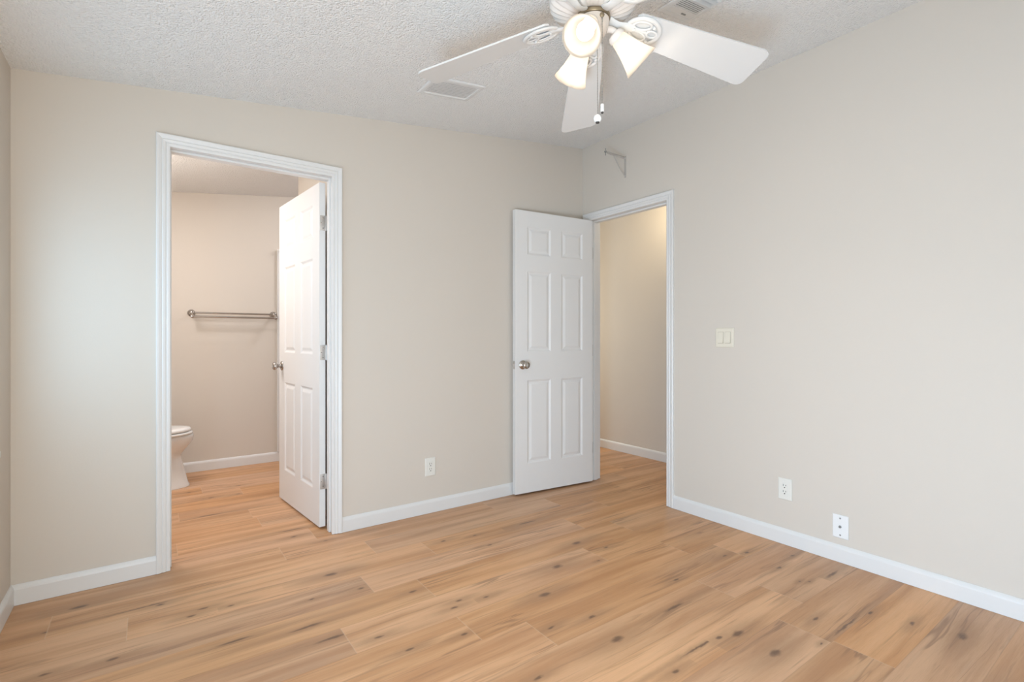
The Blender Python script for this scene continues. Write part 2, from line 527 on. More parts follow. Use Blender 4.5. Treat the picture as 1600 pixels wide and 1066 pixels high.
# ceilings
def roof(bm):
    a, b2 = XL - WT, WT
    prism(bm, [(a, ceil_z(a)), (b2, ceil_z(b2)), (b2, ceil_z(b2) + .1), (a, ceil_z(a) + .1)], REAR - WT, BATH_BACK + WT, 'y')
bm = new_bm(); roof(bm)
tag(obj('ceiling', bm, CEIL), 'sloping white popcorn ceiling over bedroom and bathroom', 'ceiling', kind='structure')
bm = new_bm(); box(bm, WT, HALLX, -2.0, BATH_BACK, 2.42, 2.52)
tag(obj('ceiling_hall', bm, CEIL), 'flat ceiling of the hall', 'ceiling', kind='structure')

# ------------------------------------------------------------------ baseboards
BT, BH = 0.0125, 0.086
BPROF = [(0, 0.001), (BT, 0.001), (BT, 0.066), (0.0108, 0.074), (0.0070, 0.081), (0.0028, BH), (0, BH)]
def baseboard(name, p0, p1, n, label, m0=0, m1=0):
    """runs from p0 to p1 on the wall; n points into the room; m = mitre at each end (+1 shortens the front)"""
    bm = new_bm()
    p0, p1, n = Vector(p0), Vector(p1), Vector(n)
    t = (p1 - p0).normalized()
    rings = []
    for p, s in ((p0, m0), (p1, -m1)):
        rings.append([bm.verts.new(p + n * u + Vector((0, 0, v)) + t * (s * u)) for u, v in BPROF])
    k = len(BPROF)
    for i in range(k):
        bm.faces.new((rings[0][i], rings[0][(i + 1) % k], rings[1][(i + 1) % k], rings[1][i]))
    bm.faces.new(rings[0]); bm.faces.new(rings[1][::-1])
    tag(obj(name, bm, TRIM), label, 'baseboard', kind='structure')
E_ = 0.0
baseboard('baseboard_back_left', (XL, 0, 0), (AX0 + .005 - CW, 0, 0), (0, -1, 0), 'white baseboard left of the bathroom doorway', 1, 0)
baseboard('baseboard_back', (AX1 - .005 + CW, 0, 0), (0, 0, 0), (0, -1, 0), 'white baseboard between the two doorways', 0, 1)
baseboard('baseboard_left', (XL, 0, 0), (XL, REAR, 0), (1, 0, 0), 'white baseboard on the left wall', 1, 1)
baseboard('baseboard_right', (0, BY0 + .005 - CW, 0), (0, REAR, 0), (-1, 0, 0), 'white baseboard right of the hall doorway', 0, 1)
baseboard('baseboard_front', (XL, REAR, 0), (0, REAR, 0), (0, 1, 0), 'white baseboard under the windows', 1, 1)
baseboard('baseboard_bathroom', (XL, BATH_BACK, 0), (WT, BATH_BACK, 0), (0, -1, 0), 'white baseboard at the back of the bathroom')
baseboard('baseboard_hall', (HALLX, BATH_BACK, 0), (HALLX, -2.0, 0), (-1, 0, 0), 'white baseboard along the hall wall')

# ------------------------------------------------------------------ door casings and jambs
CPROF = [(0, 0), (0, .0065), (.004, .0085), (.012, .0095), (.016, .0080), (.020, .0115), (.029, .0135), (.033, .0110), (.037, .0135), (.046, .0170), (.053, .0180), (CW, .0150), (CW, 0)]
def casing(name, parent, side, corner_lo, corner_hi, zt, plane, out):
    """three mitred lengths round an opening. side 'y': wall plane y=plane, opening along x; 'x': plane x=plane, along y"""
    a, b2 = corner_lo, corner_hi      # inner edges
    def V(s, z, o):
        return Vector((s, plane + out * o, z)) if side == 'y' else Vector((plane + out * o, s, z))
    def part(nm, fn):
        bm = new_bm()
        r0, r1 = fn
        A = [bm.verts.new(p) for p in r0]; B = [bm.verts.new(p) for p in r1]
        k = len(A)
        for i in range(k):
            bm.faces.new((A[i], A[(i + 1) % k], B[(i + 1) % k], B[i]))
        bm.faces.new(A); bm.faces.new(B[::-1])
        obj(nm, bm, TRIM, parent)
    part('side_casing', ([V(a - w, 0.002, t) for w, t in CPROF], [V(a - w, zt + w, t) for w, t in CPROF]))
    part('side_casing', ([V(b2 + w, 0.002, t) for w, t in CPROF], [V(b2 + w, zt + w, t) for w, t in CPROF]))
    part('head_casing', ([V(a - w, zt + w, t) for w, t in CPROF], [V(b2 + w, zt + w, t) for w, t in CPROF]))

RV = 0.005
# bathroom doorway
tA = thing('trim_1', 'white casing and jamb round the bathroom doorway', 'door frame', ((AX0 + AX1) / 2, 0, 0), kind='structure')
bm = new_bm()
box(bm, AX0 - JT, AX0, 0.0, WT, 0.002, AZ, .001)
box(bm, AX1, AX1 + JT, 0.0, WT, 0.002, AZ, .001)
box(bm, AX0 - JT, AX1 + JT, 0.0, WT, AZ, AZ + JT, .001)
obj('jamb', bm, TRIM, tA)
bm = new_bm()
box(bm, AX0, AX0 + .011, 0.035, 0.070, 0.002, AZ, .001)
box(bm, AX1 - .011, AX1, 0.035, 0.070, 0.002, AZ, .001)
box(bm, AX0 + .011, AX1 - .011, 0.035, 0.070, AZ - .011, AZ, .001)
obj('door_stop', bm, TRIM, tA)
casing('c', tA, 'y', AX0 - RV + .01, AX1 + RV - .01, AZ + RV - .005, 0.0, -1)
# bedroom doorway
tB = thing('trim_2', 'white casing and jamb round the hall doorway', 'door frame', (0, (BY0 + BY1) / 2, 0), kind='structure')
bm = new_bm()
box(bm, 0.0, WT, BY0 - JT, BY0, 0.002, BZ, .001)
box(bm, 0.0, WT, BY1, BY1 + JT, 0.002, BZ, .001)
box(bm, 0.0, WT, BY0 - JT, BY1 + JT, BZ, BZ + JT, .001)
obj('jamb', bm, TRIM, tB)
bm = new_bm()
box(bm, 0.040, 0.075, BY0, BY0 + .011, 0.002, BZ, .001)
box(bm, 0.040, 0.075, BY1 - .011, BY1, 0.002, BZ, .001)
box(bm, 0.040, 0.075, BY0 + .011, BY1 - .011, BZ - .011, BZ, .001)
obj('door_stop', bm, TRIM, tB)
casing('c', tB, 'x', BY0 - RV, BY1 + RV, BZ + RV - .005, 0.0, -1)
bm = new_bm(); box(bm, 0.004, 0.034, BY0, BY0 + .002, 0.905, 0.965, .0005)
obj('strike_plate', bm, GREYM, tB)

# ------------------------------------------------------------------ six panel doors
DT = 0.035
def door_slab(W, H, cols, rows):
    """slab in local space: x 0..W from the hinge, y -DT..0, z 0..H, moulded panels on both faces"""
    bm = new_bm()
    xs = sorted({0, W, *[c for p in cols for c in p]})
    zs = sorted({0, H, *[c for p in rows for c in p]})
    def is_panel(i, j):
        return any(abs(xs[i] - a) < 1e-6 for a, _ in cols) and any(abs(zs[j] - a) < 1e-6 for a, _ in rows)
    for y, s in ((-DT, 1), (0, -1)):       # s: direction into the slab
        g = {(i, j): bm.verts.new((x, y, z)) for i, x in enumerate(xs) for j, z in enumerate(zs)}
        for i in range(len(xs) - 1):
            for j in range(len(zs) - 1):
                q = [g[i, j], g[i + 1, j], g[i + 1, j + 1], g[i, j + 1]]
                if not is_panel(i, j):
                    bm.faces.new(q); continue
                x0, x1, z0, z1 = xs[i], xs[i + 1], zs[j], zs[j + 1]
                prev = q
                for ins, dep in ((.004, .0018), (.012, .0070), (.017, .0078), (.022, .0070), (.036, .0022), (.040, .0016)):
                    cur = [bm.verts.new((px, y + s * dep, pz)) for px, pz in ((x0 + ins, z0 + ins), (x1 - ins, z0 + ins), (x1 - ins, z1 - ins), (x0 + ins, z1 - ins))]
                    for k in range(4):
                        bm.faces.new((prev[k], prev[(k + 1) % 4], cur[(k + 1) % 4], cur[k]))
                    prev = cur
                bm.faces.new(prev)
    bm.verts.ensure_lookup_table()
    # edges of the slab
    def loop(face_y):
        return [v for v in bm.verts if abs(v.co.y - face_y) < 1e-7]
    fa, fb = loop(-DT), loop(0)
    key = lambda v: (round(v.co.x, 6), round(v.co.z, 6))
    da, db = {key(v): v for v in fa}, {key(v): v for v in fb}
    for i in range(len(xs) - 1):
        for z in (0, H):
            k0, k1 = (round(xs[i], 6), round(z, 6)), (round(xs[i + 1], 6), round(z, 6))
            bm.faces.new((da[k0], da[k1], db[k1], db[k0]))
    for j in range(len(zs) - 1):
        for x in (0, W):
            k0, k1 = (round(x, 6), round(zs[j], 6)), (round(x, 6), round(zs[j + 1], 6))
            bm.faces.new((da[k0], da[k1], db[k1], db[k0]))
    return bm

KNOB = [(.0325, 0), (.0325, .003), (.030, .006), (.022, .009), (.0135, .012), (.0115, .016), (.0115, .028), (.016, .032), (.0235, .037), (.0270, .045), (.0268, .053), (.0235, .059), (.0150, .0615), (0, .062)]

HZ = (0.279, 1.041, 1.806)
# the bathroom door, opened 85 degrees into the bathroom; local x from hinge, visible face is y = -DT side
W_A = 0.762
colsA = [(.112, .327), (.432, .648)]
# frame: direction (-.09,.996); face -X must be local -y side
def door_matrix(pin, dirv, flip):
    x = Vector((dirv[0], dirv[1], 0)).normalized(); z = Vector((0, 0, 1)); y = z.cross(x)
    if flip: y = -y
    m = Matrix(((x.x, y.x, 0, pin[0]), (x.y, y.y, 0, pin[1]), (0, 0, 1, 0), (0, 0, 0, 1)))
    return m

def build_door(name, W, cols, pin, dirv, flip, label, backknob):
    """local frame: x from hinge to latch, y=0 the face on the pin side, y=-DT the face the photo shows"""
    M = door_matrix(pin, dirv, flip) @ Matrix.Translation((0.003, -0.0065, 0.013))
    root = thing(name, label, 'door', (pin[0], pin[1], 0), kind='structure')
    bm = door_slab(W, 2.030, cols, [(.210, .812), (1.015, 1.596), (1.715, 1.918)])
    bm.transform(M); obj('door_panel', bm, DOOR, root)
    def knob(y, s):
        kb = new_bm()
        lathe(kb, KNOB, 32, M @ Matrix.Translation((W - .062, y, .922)) @ Matrix.Rotation(R(90) * (1 if s < 0 else -1), 4, 'X'))
        k = obj('door_knob', kb, NICKEL, root, smooth=True, sharp=50)
        kb = new_bm()
        box(kb, -.0015, .0015, -.006, .006, .0605, .0632, .0004)
        kb.transform(M @ Matrix.Translation((W - .062, y, .922)) @ Matrix.Rotation(R(90) * (1 if s < 0 else -1), 4, 'X'))
        obj('lock_button', kb, NICKEL, k)
    knob(-DT, -1)
    if backknob: knob(0, 1)
    lb = new_bm(); box(lb, W - .0005, W + .0012, -.029, -.006, .893, .951, .0003); lb.transform(M)
    lp = obj('latch_plate', lb, HINGE, root)
    lb = new_bm(); box(lb, W + .001, W + .011, -.024, -.011, .913, .931, .002); lb.transform(M)
    obj('latch_bolt', lb, HINGE, lp)
    return root, M

doorA, MA = build_door('door_1', W_A, colsA, (AX1, 0.1185), (-.0915, .9958), True,
                       'white six panel door standing open into the bathroom', True)
W_B = 0.703
colsB = [(.098, .300), (.395, .602)]
doorB, MB_ = build_door('door_2', W_B, colsB, (-0.004, BY1), (-.9958, .0905), True,
                        'white six panel door standing open against the back wall', False)

def hinge(root, M, z, jamb_pts):
    hb = new_bm()
    # leaf let into the hinge edge of the slab
    box(hb, -.0012, .0004, -.031, -.001, z - .0445, z + .0445, .0004)
    cyl(hb, (-.003, .0065, z - .0445), (-.003, .0065, z + .0445), .0055, 12)
    box(hb, -.004, -.001, -.002, .0065, z - .0445, z + .0445, .0004)
    hb.transform(M)
    # leaf on the jamb
    x0, x1, y0, y1 = jamb_pts
    box(hb, x0, x1, y0, y1, z + .013 - .0445, z + .013 + .0445, .0004)
    h = obj('hinge', hb, HINGE, root, smooth=True)
    sb = new_bm()
    for dz in (-.03, 0, .03):
        cyl(sb, (-.0011, -.020 + (.006 if dz else -.004), z + dz), (-.0019, -.020 + (.006 if dz else -.004), z + dz), .0035, 10)
    sb.transform(M)
    obj('screws', sb, NICKEL, h)
for z in HZ:
    hinge(doorA, MA, z - .013, (AX1 - .0016, AX1, .080, .117))
for z in (0.26, 1.03, 1.80):
    hinge(doorB, MB_, z - .013, (-.002, .034, BY1 - .0016, BY1))

# ------------------------------------------------------------------ windows out of view, the low one added for its light
for i, (w, M, lab) in enumerate((
        (W0, Matrix(((0, 1, 0, XL), (1, 0, 0, 0), (0, 0, 1, 0), (0, 0, 0, 1))), 'white framed window in the left wall by the corner'),
        (W1, Matrix(((0, 1, 0, XL), (1, 0, 0, 0), (0, 0, 1, 0), (0, 0, 0, 1))), 'low white framed window in the left wall beside the photographer'),
        (W2, Matrix.Translation((0, REAR, 0)), 'white framed window behind the photographer'))):
    """built along local x with the room at +y, then stood in its wall"""
    t = thing('window_%d' % (i + 1), lab, 'window', M @ Vector(((w[0] + w[1]) / 2, 0, w[2])), kind='structure')
    y0, y1 = -.09, -.03
    bm = new_bm()
    box(bm, w[0], w[0] + .045, y0, y1, w[2], w[3], .003); box(bm, w[1] - .045, w[1], y0, y1, w[2], w[3], .003)
    box(bm, w[0] + .045, w[1] - .045, y0, y1, w[2], w[2] + .045, .003); box(bm, w[0] + .045, w[1] - .045, y0, y1, w[3] - .045, w[3], .003)
    zm = (w[2] + w[3]) / 2
    box(bm, w[0] + .045, w[1] - .045, y0 + .01, y1 - .01, zm - .02, zm + .02, .003)
    bm.transform(M); obj('window_frame', bm, TRIM, t)
    bm = new_bm(); box(bm, w[0] + .04, w[1] - .04, -.062, -.058, w[2] + .04, w[3] - .04)
    bm.transform(M); obj('pane', bm, GLASS, t)
    bm = new_bm(); box(bm, w[0], w[1], .0006, .013, w[2] - .03, w[2] - .005, .002)
    bm.transform(M); obj('window_sill', bm, TRIM, t)

# ------------------------------------------------------------------ ceiling fan
FX, FY, FZ = -1.5735, -1.6965, 2.254
FP = 2.1459
fan = thing('ceiling_fan', 'white five blade ceiling fan with three lit tulip shade lamps and pull chains', 'ceiling fan', (FX, FY, ceil_z(FX)))
TF = Matrix.Translation((FX, FY, 0))
# canopy following the slope
bm = new_bm()
rings = lathe(bm, [(.045, 2.36), (.062, 2.375), (.072, 2.41), (.075, 2.45)], 40, TF, cap=True)
for v in rings[-1]:
    v.co.z = ceil_z(v.co.x) - .0008
obj('canopy', bm, FANW, fan, smooth=True)
# motor housing with a fluted lower skirt
bm = new_bm()
seg = 120
prof = [(.060, 2.240, 0), (.066, 2.238, 0), (.090, 2.245, 1), (.118, 2.256, 1), (.136, 2.267, 1), (.146, 2.279, 1), (.150, 2.289, 0), (.1525, 2.294, 0), (.150, 2.299, 0), (.146, 2.303, 0), (.142, 2.320, 0), (.130, 2.335, 0), (.100, 2.352, 0), (.050, 2.362, 0)]
prev = None
for r, z, fl in prof:
    ring = []
    for k in range(seg):
        a = 2 * math.pi * k / seg
        rr = r * (1 - (.022 * (1 if k % 4 < 2 else -1) if fl else 0))
        zz = z + (.0022 * (1 if k % 4 < 2 else -1) if fl else 0)
        ring.append(bm.verts.new((FX + rr * math.cos(a), FY + rr * math.sin(a), zz)))
    if prev:
        for k in range(seg):
            bm.faces.new((prev[k], prev[(k + 1) % seg], ring[(k + 1) % seg], ring[k]))
    else:
        bm.faces.new(ring)
    prev = ring
bm.faces.new(prev)
obj('motor_housing', bm, CREAM, fan, smooth=True, sharp=60)
# dark gap ring, then the switch housing of the light kit
bm = new_bm(); lathe(bm, [(.057, 2.226), (.0585, 2.229), (.0585, 2.238), (.050, 2.2385)], 40, TF)
obj('hub_ring', bm, BRASS, fan, smooth=True)
bm = new_bm()
lathe(bm, [(0, 2.148), (.006, 2.150), (.010, 2.155), (.012, 2.161), (.022, 2.164), (.036, 2.170), (.044, 2.180), (.048, 2.196), (.0535, 2.208), (.055, 2.224), (.052, 2.2265), (.0, 2.2265)], 40, TF, cap=False)
obj('switch_housing', bm, CREAM, fan, smooth=True)

# blades and irons: local x outwards, then pitched, drooped and turned
R0, RT = 0.150, 0.672
def blade_outline():
    wr, wt, rc = .1150, .1730, .028
    pts = []
    # root rounded
    for a in (-90, -60, -30):
        pts.append((R0 + .03 + .03 * math.sin(R(a + 0)) , 0))
    pts = [(R0 + .012, -wr / 2), ]
    def arc(cx, cy, a0, a1, r, n=7):
        return [(cx + r * math.cos(R(a0 + (a1 - a0) * k / n)), cy + r * math.sin(R(a0 + (a1 - a0) * k / n))) for k in range(n + 1)]
    pts = [(R0, -wr / 2 + .012), (R0 + .012, -wr / 2)]
    pts += arc(RT - rc, -wt / 2 + rc, -90, 0, rc)
    pts += arc(RT - rc, wt / 2 - rc, 0, 90, rc)
    pts += [(R0 + .012, wr / 2), (R0, wr / 2 - .012)]
    return pts
bm = new_bm(); prism(bm, blade_outline(), -0.003, 0.003, 'z')
blade0 = obj('blade', bm, FANW); blade0.data.name = 'blade'

def iron_bm():
    bm = new_bm()
    # arm from the flywheel to the blade root
    tube(bm, [(.062, 0, -.010), (.078, 0, -.016), (.094, 0, -.017), (.115, 0, -.014), (.140, 0, -.0085), (.155, 0, -.0085)], [.018, .016, .014, .015, .019, .016], 14, flat=.42)
    def loop(cx, cy, a, b2, r, n=28, rot=0):
        P = []
        for k in range(n):
            t = 2 * math.pi * k / n
            x, y = a * math.cos(t), b2 * math.sin(t)
            P.append((cx + x * math.cos(rot) - y * math.sin(rot), cy + x * math.sin(rot) + y * math.cos(rot), -.0085))
        tube(bm, P, r, 10, closed=True, flat=.62)
    loop(.192, 0, .062, .051, .0085)
    loop(.182, .021, .032, .016, .0055, rot=R(14))
    loop(.182, -.021, .032, .016, .0055, rot=R(-14))
    loop(.228, 0, .018, .013, .005)
    tube(bm, [(.13, 0, -.0085), (.21, 0, -.0085)], [.008, .005], 10, flat=.6)
    for x, y in ((.222, .030), (.222, -.030), (.158, 0)):
        lathe(bm, [(.006, -.0030), (.006, -.015), (.004, -.0165), (0, -.017)], 12, Matrix.Translation((x, y, 0)))
    return bm
iron0 = obj('blade_iron', iron_bm(), FANW, smooth=True)

pitch, droop, tx, ty = -0.2419, 0.1452, -0.0334, -0.0387
for k in range(5):
    a = FP - R(72) * k
    dk = droop - tx * math.cos(a) - ty * math.sin(a)
    M = Matrix.Translation((FX, FY, FZ)) @ Matrix.Rotation(a, 4, 'Z') @ Matrix.Rotation(math.atan(dk), 4, 'Y') @ Matrix.Rotation(pitch, 4, 'X')
    MI = Matrix.Translation((FX, FY, FZ)) @ Matrix.Rotation(a, 4, 'Z') @ Matrix.Rotation(math.atan(dk), 4, 'Y') @ Matrix.Rotation(pitch, 4, 'X')
    inv = root_matrix(fan).inverted()
    for src, mm in ((blade0, M), (iron0, MI)):
        o = src if k == 0 else src.copy()
        if k: COL.objects.link(o)
        o.parent = fan
        o.matrix_basis = inv @ mm

# lamps
TILT = R(40)
SPROF_OUT = [(.024, -.012), (.0265, 0), (.029, .012), (.033, .030), (.039, .055), (.047, .082), (.056, .106), (.0635, .122)]
shade_bulbs = []
LX, LY = FX + .811 * .012, FY - .585 * .012
for ang, tilt, rn, dz in ((209, 45, .086, -.014), (78, 40, .086, 0), (-22, 40, .078, 0)):
    a = R(ang)
    h = Vector((math.cos(a), math.sin(a), 0))
    ax = h * math.cos(R(tilt)) + Vector((0, 0, -math.sin(R(tilt))))
    neck = Vector((LX, LY, 2.178 + dz)) + h * rn
    M = axis_matrix(neck, ax)
    # arm and cap
    bm = new_bm()
    s = Vector((LX, LY, 2.200)) + h * .036
    tube(bm, [s, s + h * .018 + Vector((0, 0, .002)), s + h * .034 + Vector((0, 0, -.003)), neck - ax * .012], [.012, .0115, .011, .0115], 12)
    lathe(bm, [(.010, -.020), (.024, -.017), (.030, -.008), (.0305, .004), (.029, .004)], 28, M)
    arm = obj('lamp_arm', bm, CREAM, fan, smooth=True)
    bm = new_bm()
    inner = [(r - .0028, z) for r, z in SPROF_OUT[::-1]]
    lathe(bm, SPROF_OUT + inner, 40, M, cap=False)
    sh = obj('lamp_shade', bm, SHADE, fan, smooth=True, sharp=70)
    bm = new_bm()
    lathe(bm, [(.013, .004), (.014, .022), (.018, .034), (.0255, .050), (.0285, .064), (.0270, .078), (.0205, .090), (.010, .0965), (0, .098)], 24, M, cap=True)
    obj('light_bulb', bm, BULB, sh, smooth=True)
    point('fan_lamp', tuple(neck + ax * .112), 0.5, (1.0, 0.91, 0.80), .014)

# pull chains
def chain(x, y, z0, z1, fob_prof, fob_name, label, tip):
    bm = new_bm()
    cyl(bm, (x, y, z1), (x, y, z0), .0011, 8)
    n = int((z0 - z1) / .009)
    for i in range(n):
        z = z0 - (i + .5) * (z0 - z1) / n
        lathe(bm, [(0, -.0017), (.0017, -.0006), (.0017, .0006), (0, .0017)], 6, Matrix.Translation((x, y, z)), cap=False)
    c = obj('pull_chain', bm, GREYM, fan, smooth=True)
    bm = new_bm(); lathe(bm, fob_prof, 20, Matrix.Translation((x, y, z1)), cap=True)
    f = obj(fob_name, bm, PLASTIC, c, smooth=True)
    bm = new_bm(); lathe(bm, tip, 16, Matrix.Translation((x, y, z1)), cap=True)
    obj('chain_end', bm, DARK, c, smooth=True)
    bm = new_bm()
# directions of the view: right (.811,-.585), towards camera (-.585,-.811)
def chain_at(lat, near):
    return FX + .811 * lat - .585 * near, FY - .585 * lat - .811 * near
x, y = chain_at(.022, .054)
chain(x, y, 2.212, 1.912, [(.0035, 0), (.0055, -.002), (.0058, -.024), (.005, -.027)], 'chain_fob', '', [(.0042, -.0265), (.0042, -.031), (.002, -.033)])
bm = new_bm(); lathe(bm, [(.008, 0), (.008, .004), (.004, .006)], 16, axis_matrix((x + .585 * .004, y + .811 * .004, 2.213), (-.585, -.811, 0)))
obj('chain_grommet', bm, BRASS, fan, smooth=True)
x, y = chain_at(.007, .048)
chain(x, y, 2.165, 1.878, [(.002, .002), (.006, 0), (.012, -.006), (.0135, -.013), (.012, -.020), (.008, -.0245)], 'chain_ball', '', [(.0065, -.0243), (.0065, -.028), (.003, -.0295)])

# ------------------------------------------------------------------ ceiling registers
RS = Matrix.Rotation(-math.atan(SL), 4, 'Y')
def register(name, label, x0, x1, y0, y1, n_first, n_second, lever):
    """local: x,y on the ceiling, z=0 the ceiling face, room at negative z"""
    cx, cy = (x0 + x1) / 2, (y0 + y1) / 2
    root = thing(name, label, 'vent', (cx, cy, ceil_z(cx)))
    M = Matrix.Translation((cx, cy, ceil_z(cx))) @ RS
    w, d = (x1 - x0), (y1 - y0)
    fr = .030
    bm = new_bm()
    prof = [(0, -.0012), (.003, -.007), (.010, -.0095), (fr - .004, -.0095), (fr, -.005), (fr, -.0012)]
    rings = []
    for sx, sy in ((-1, -1), (1, -1), (1, 1), (-1, 1)):
        rings.append([bm.verts.new((sx * (w / 2 - a), sy * (d / 2 - a), z)) for a, z in prof])
    for i in range(4):
        A, B = rings[i], rings[(i + 1) % 4]
        for k in range(len(prof)):
            bm.faces.new((A[k], A[(k + 1) % len(prof)], B[(k + 1) % len(prof)], B[k]))
    bm.transform(M); obj('vent_frame', bm, VENTM, root)
    bm = new_bm(); box(bm, -w / 2 + fr * .7, w / 2 - fr * .7, -d / 2 + fr * .7, d / 2 - fr * .7, -.0022, -.0010)
    bm.transform(M); obj('duct_backing', bm, VENTD, root)
    yin0, yin1 = -d / 2 + fr, d / 2 - fr
    def louvres(n, ya, yb, tilt, half=.56):
        for i in range(n):
            yy = ya + (i + .5) * (yb - ya) / n
            bm = new_bm()
            p = (yb - ya) / n
            box(bm, -w / 2 + fr - .002, w / 2 - fr + .002, -p * half, p * half, -.0006, .0006, .0003)
            bm.transform(M @ Matrix.Translation((0, yy, -.0062)) @ Matrix.Rotation(tilt, 4, 'X'))
            obj('louvre', bm, VENTM, root)
    return root, M, louvres, yin0, yin1, w, d, fr
r1, M1, lv, a, b2, w, d, fr = register('ceiling_vent', 'small white ceiling vent beyond the fan, near the bathroom wall', -1.655, -1.345, -.660, -.455, 0, 0, False)
lv(9, a, b2, R(8))
r2, M2, lv, a, b2, w, d, fr = register('ceiling_vent', 'white ceiling vent right of the fan, cut off by the top edge', -1.076, -.864, -1.945, -1.575, 0, 0, True)
mid = -1.698 + (1.945 + 1.575) / 2
lv(6, mid + .004, b2 - .034, R(10), .40)
lv(9, a, mid - .006, R(-55))
bm = new_bm(); box(bm, -w / 2 + fr - .002, w / 2 - fr + .002, mid - .005, mid + .004, -.0095, -.003, .0006); bm.transform(M2); obj('divider', bm, VENTM, r2)
bm = new_bm(); box(bm, -w / 2 + fr - .002, w / 2 - fr + .002, b2 - .035, b2 + .001, -.0090, -.003, .0006); bm.transform(M2); obj('end_plate', bm, VENTM, r2)
bm = new_bm(); box(bm, .003, .030, b2 - .016, b2 - .010, -.0125, -.0088, .0006); bm.transform(M2); obj('lever', bm, GREYM, r2)

# ------------------------------------------------------------------ wall plates (local: plate in x-z plane, room at -y)
def plate_bm(w, h, t=.0055):
    bm = new_bm()
    e = .0035
    A = [bm.verts.new(p) for p in ((-w / 2, 0, -h / 2), (w / 2, 0, -h / 2), (w / 2, 0, h / 2), (-w / 2, 0, h / 2))]
    B = [bm.verts.new((v.co.x, -t * .55, v.co.z)) for v in A]
    Cc = [bm.verts.new((math.copysign(abs(v.co.x) - e, v.co.x), -t, math.copysign(abs(v.co.z) - e, v.co.z))) for v in A]
    bm.faces.new(A); bm.faces.new(Cc)
    for P_, Q in ((A, B), (B, Cc)):
        for k in range(4): bm.faces.new((P_[k], P_[(k + 1) % 4], Q[(k + 1) % 4], Q[k]))
    return bm
def screw_bm(x, z, y=-.0055, r=.0032):
    bm = new_bm(); lathe(bm, [(r, 0), (r, .0008), (r * .5, .0016), (0, .0017)], 12, axis_matrix((x, y, z), (0, -1, 0))); return bm
def outlet(label, mat):
    t = thing('wall_outlet', label, 'outlet', (0, 0, 0), 'duplex outlets low on the bedroom walls')
    obj('plate', plate_bm(.072, .116), mat, t)
    bm = new_bm(); box(bm, -.0165, .0165, -.0075, -.004, -.0335, .0335, .001)
    obj('receptacle', bm, mat, t)
    for z in (.0165, -.0165):
        bm = new_bm()
        box(bm, -.0078, -.0052, -.0079, -.0070, z + .000, z + .010)
        box(bm, .0052, .0078, -.0079, -.0070, z + .001, z + .009)
        lathe(bm, [(.0034, 0), (.0034, .0009)], 12, axis_matrix((0, -.0070, z - .0075), (0, -1, 0)))
        obj('socket', bm, DARK, t)
    for z in (.0485, -.0485):
        obj('screw', screw_bm(0, z), mat, t)
    return t
oA = outlet('ivory outlet on the wall between the bathroom doorway and the open white door', OFFWHITE)
oB = copy_tree(oA)
oA.location = (-1.348, -.0006, .2955)
oB.location = (-.0006, -1.588, .301); oB.rotation_euler = (0, 0, R(-90))
oB['label'] = 'off-white outlet low on the right wall below the light switch'
# coax plate
t = thing('cable_plate', 'white cable jack plate low on the right wall, right of the outlet', 'wall plate', (0, 0, 0))
obj('plate', plate_bm(.072, .116), PLASTIC, t)
for z in (.042, -.042): obj('screw', screw_bm(0, z, r=.0042), GREYM, t)
bm = new_bm(); lathe(bm, [(.0068, 0), (.0068, .003), (.0048, .0032), (.0048, .010), (.003, .0102), (.003, .008), (0, .008)], 6, axis_matrix((0, -.0054, 0), (0, -1, 0)))
obj('jack', bm, GREYM, t)
t.location = (-.0006, -1.860, .178); t.rotation_euler = (0, 0, R(-90))
# double rocker switch
t = thing('light_switch', 'ivory double rocker light switch beside the hall doorway', 'switch', (0, 0, 0))
obj('plate', plate_bm(.116, .116), IVORY, t)
for x in (-.023, .023):
    bm = new_bm()
    prism(bm, [(-.0050, -.0335), (-.0075, -.0335), (-.0125, -.0325), (-.0078, 0), (-.0066, .0325), (-.0062, .0335), (-.0050, .0335)], x - .0165, x + .0165, 'x')
    obj('rocker', bm, IVORY, t)
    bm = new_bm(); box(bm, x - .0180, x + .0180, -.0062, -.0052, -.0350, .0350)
    obj('rocker_gap', bm, IVORY_SHADE, t)  # box behind the rocker, the gap's shadow put into its colour
t.location = (-.0006, -1.2315, 1.129); t.rotation_euler = (0, 0, R(-90))

# ------------------------------------------------------------------ shelf bracket high on the right wall
t = thing('shelf_bracket', 'bare putty coloured shelf bracket high on the wall above the hall doorway', 'bracket', (0, -.448, 2.37))
bm = new_bm()
box(bm, -.0035, -.0006, -.456, -.440, 2.297, 2.452, .0006)
obj('wall_leg', bm, GREYPAINT, t)
bm = new_bm()
box(bm, -.190, -.001, -.455, -.441, 2.444, 2.447, .0006)
box(bm, -.190, -.001, -.4495, -.4465, 2.432, 2.4445, .0006)
obj('arm', bm, GREYPAINT, t)
bm = new_bm()
tube(bm, [(-.004, -.448, 2.306), (-.05, -.448, 2.345), (-.10, -.448, 2.405), (-.125, -.448, 2.438)], .0035, 8)
obj('brace', bm, GREYPAINT, t, smooth=True)
bm = new_bm()
cyl(bm, (-.205, -.448, 2.417), (-.205, -.448, 2.467), .0028, 10)
lathe(bm, [(.0, -.006), (.009, -.004), (.010, 0), (.009, .004), (0, .006)], 16, Matrix.Translation((-.205, -.448, 2.444)), cap=False)
cyl(bm, (-.210, -.448, 2.444), (-.186, -.448, 2.4445), .0022, 8)
obj('end_screw', bm, GREYM, t, smooth=True)
for z in (2.440, 2.310):
    sb = new_bm(); lathe(sb, [(.005, 0), (.005, .001), (0, .003)], 12, axis_matrix((-.0035, -.448, z), (-1, 0, 0)))
    obj('screw', sb, PLASTIC, t)

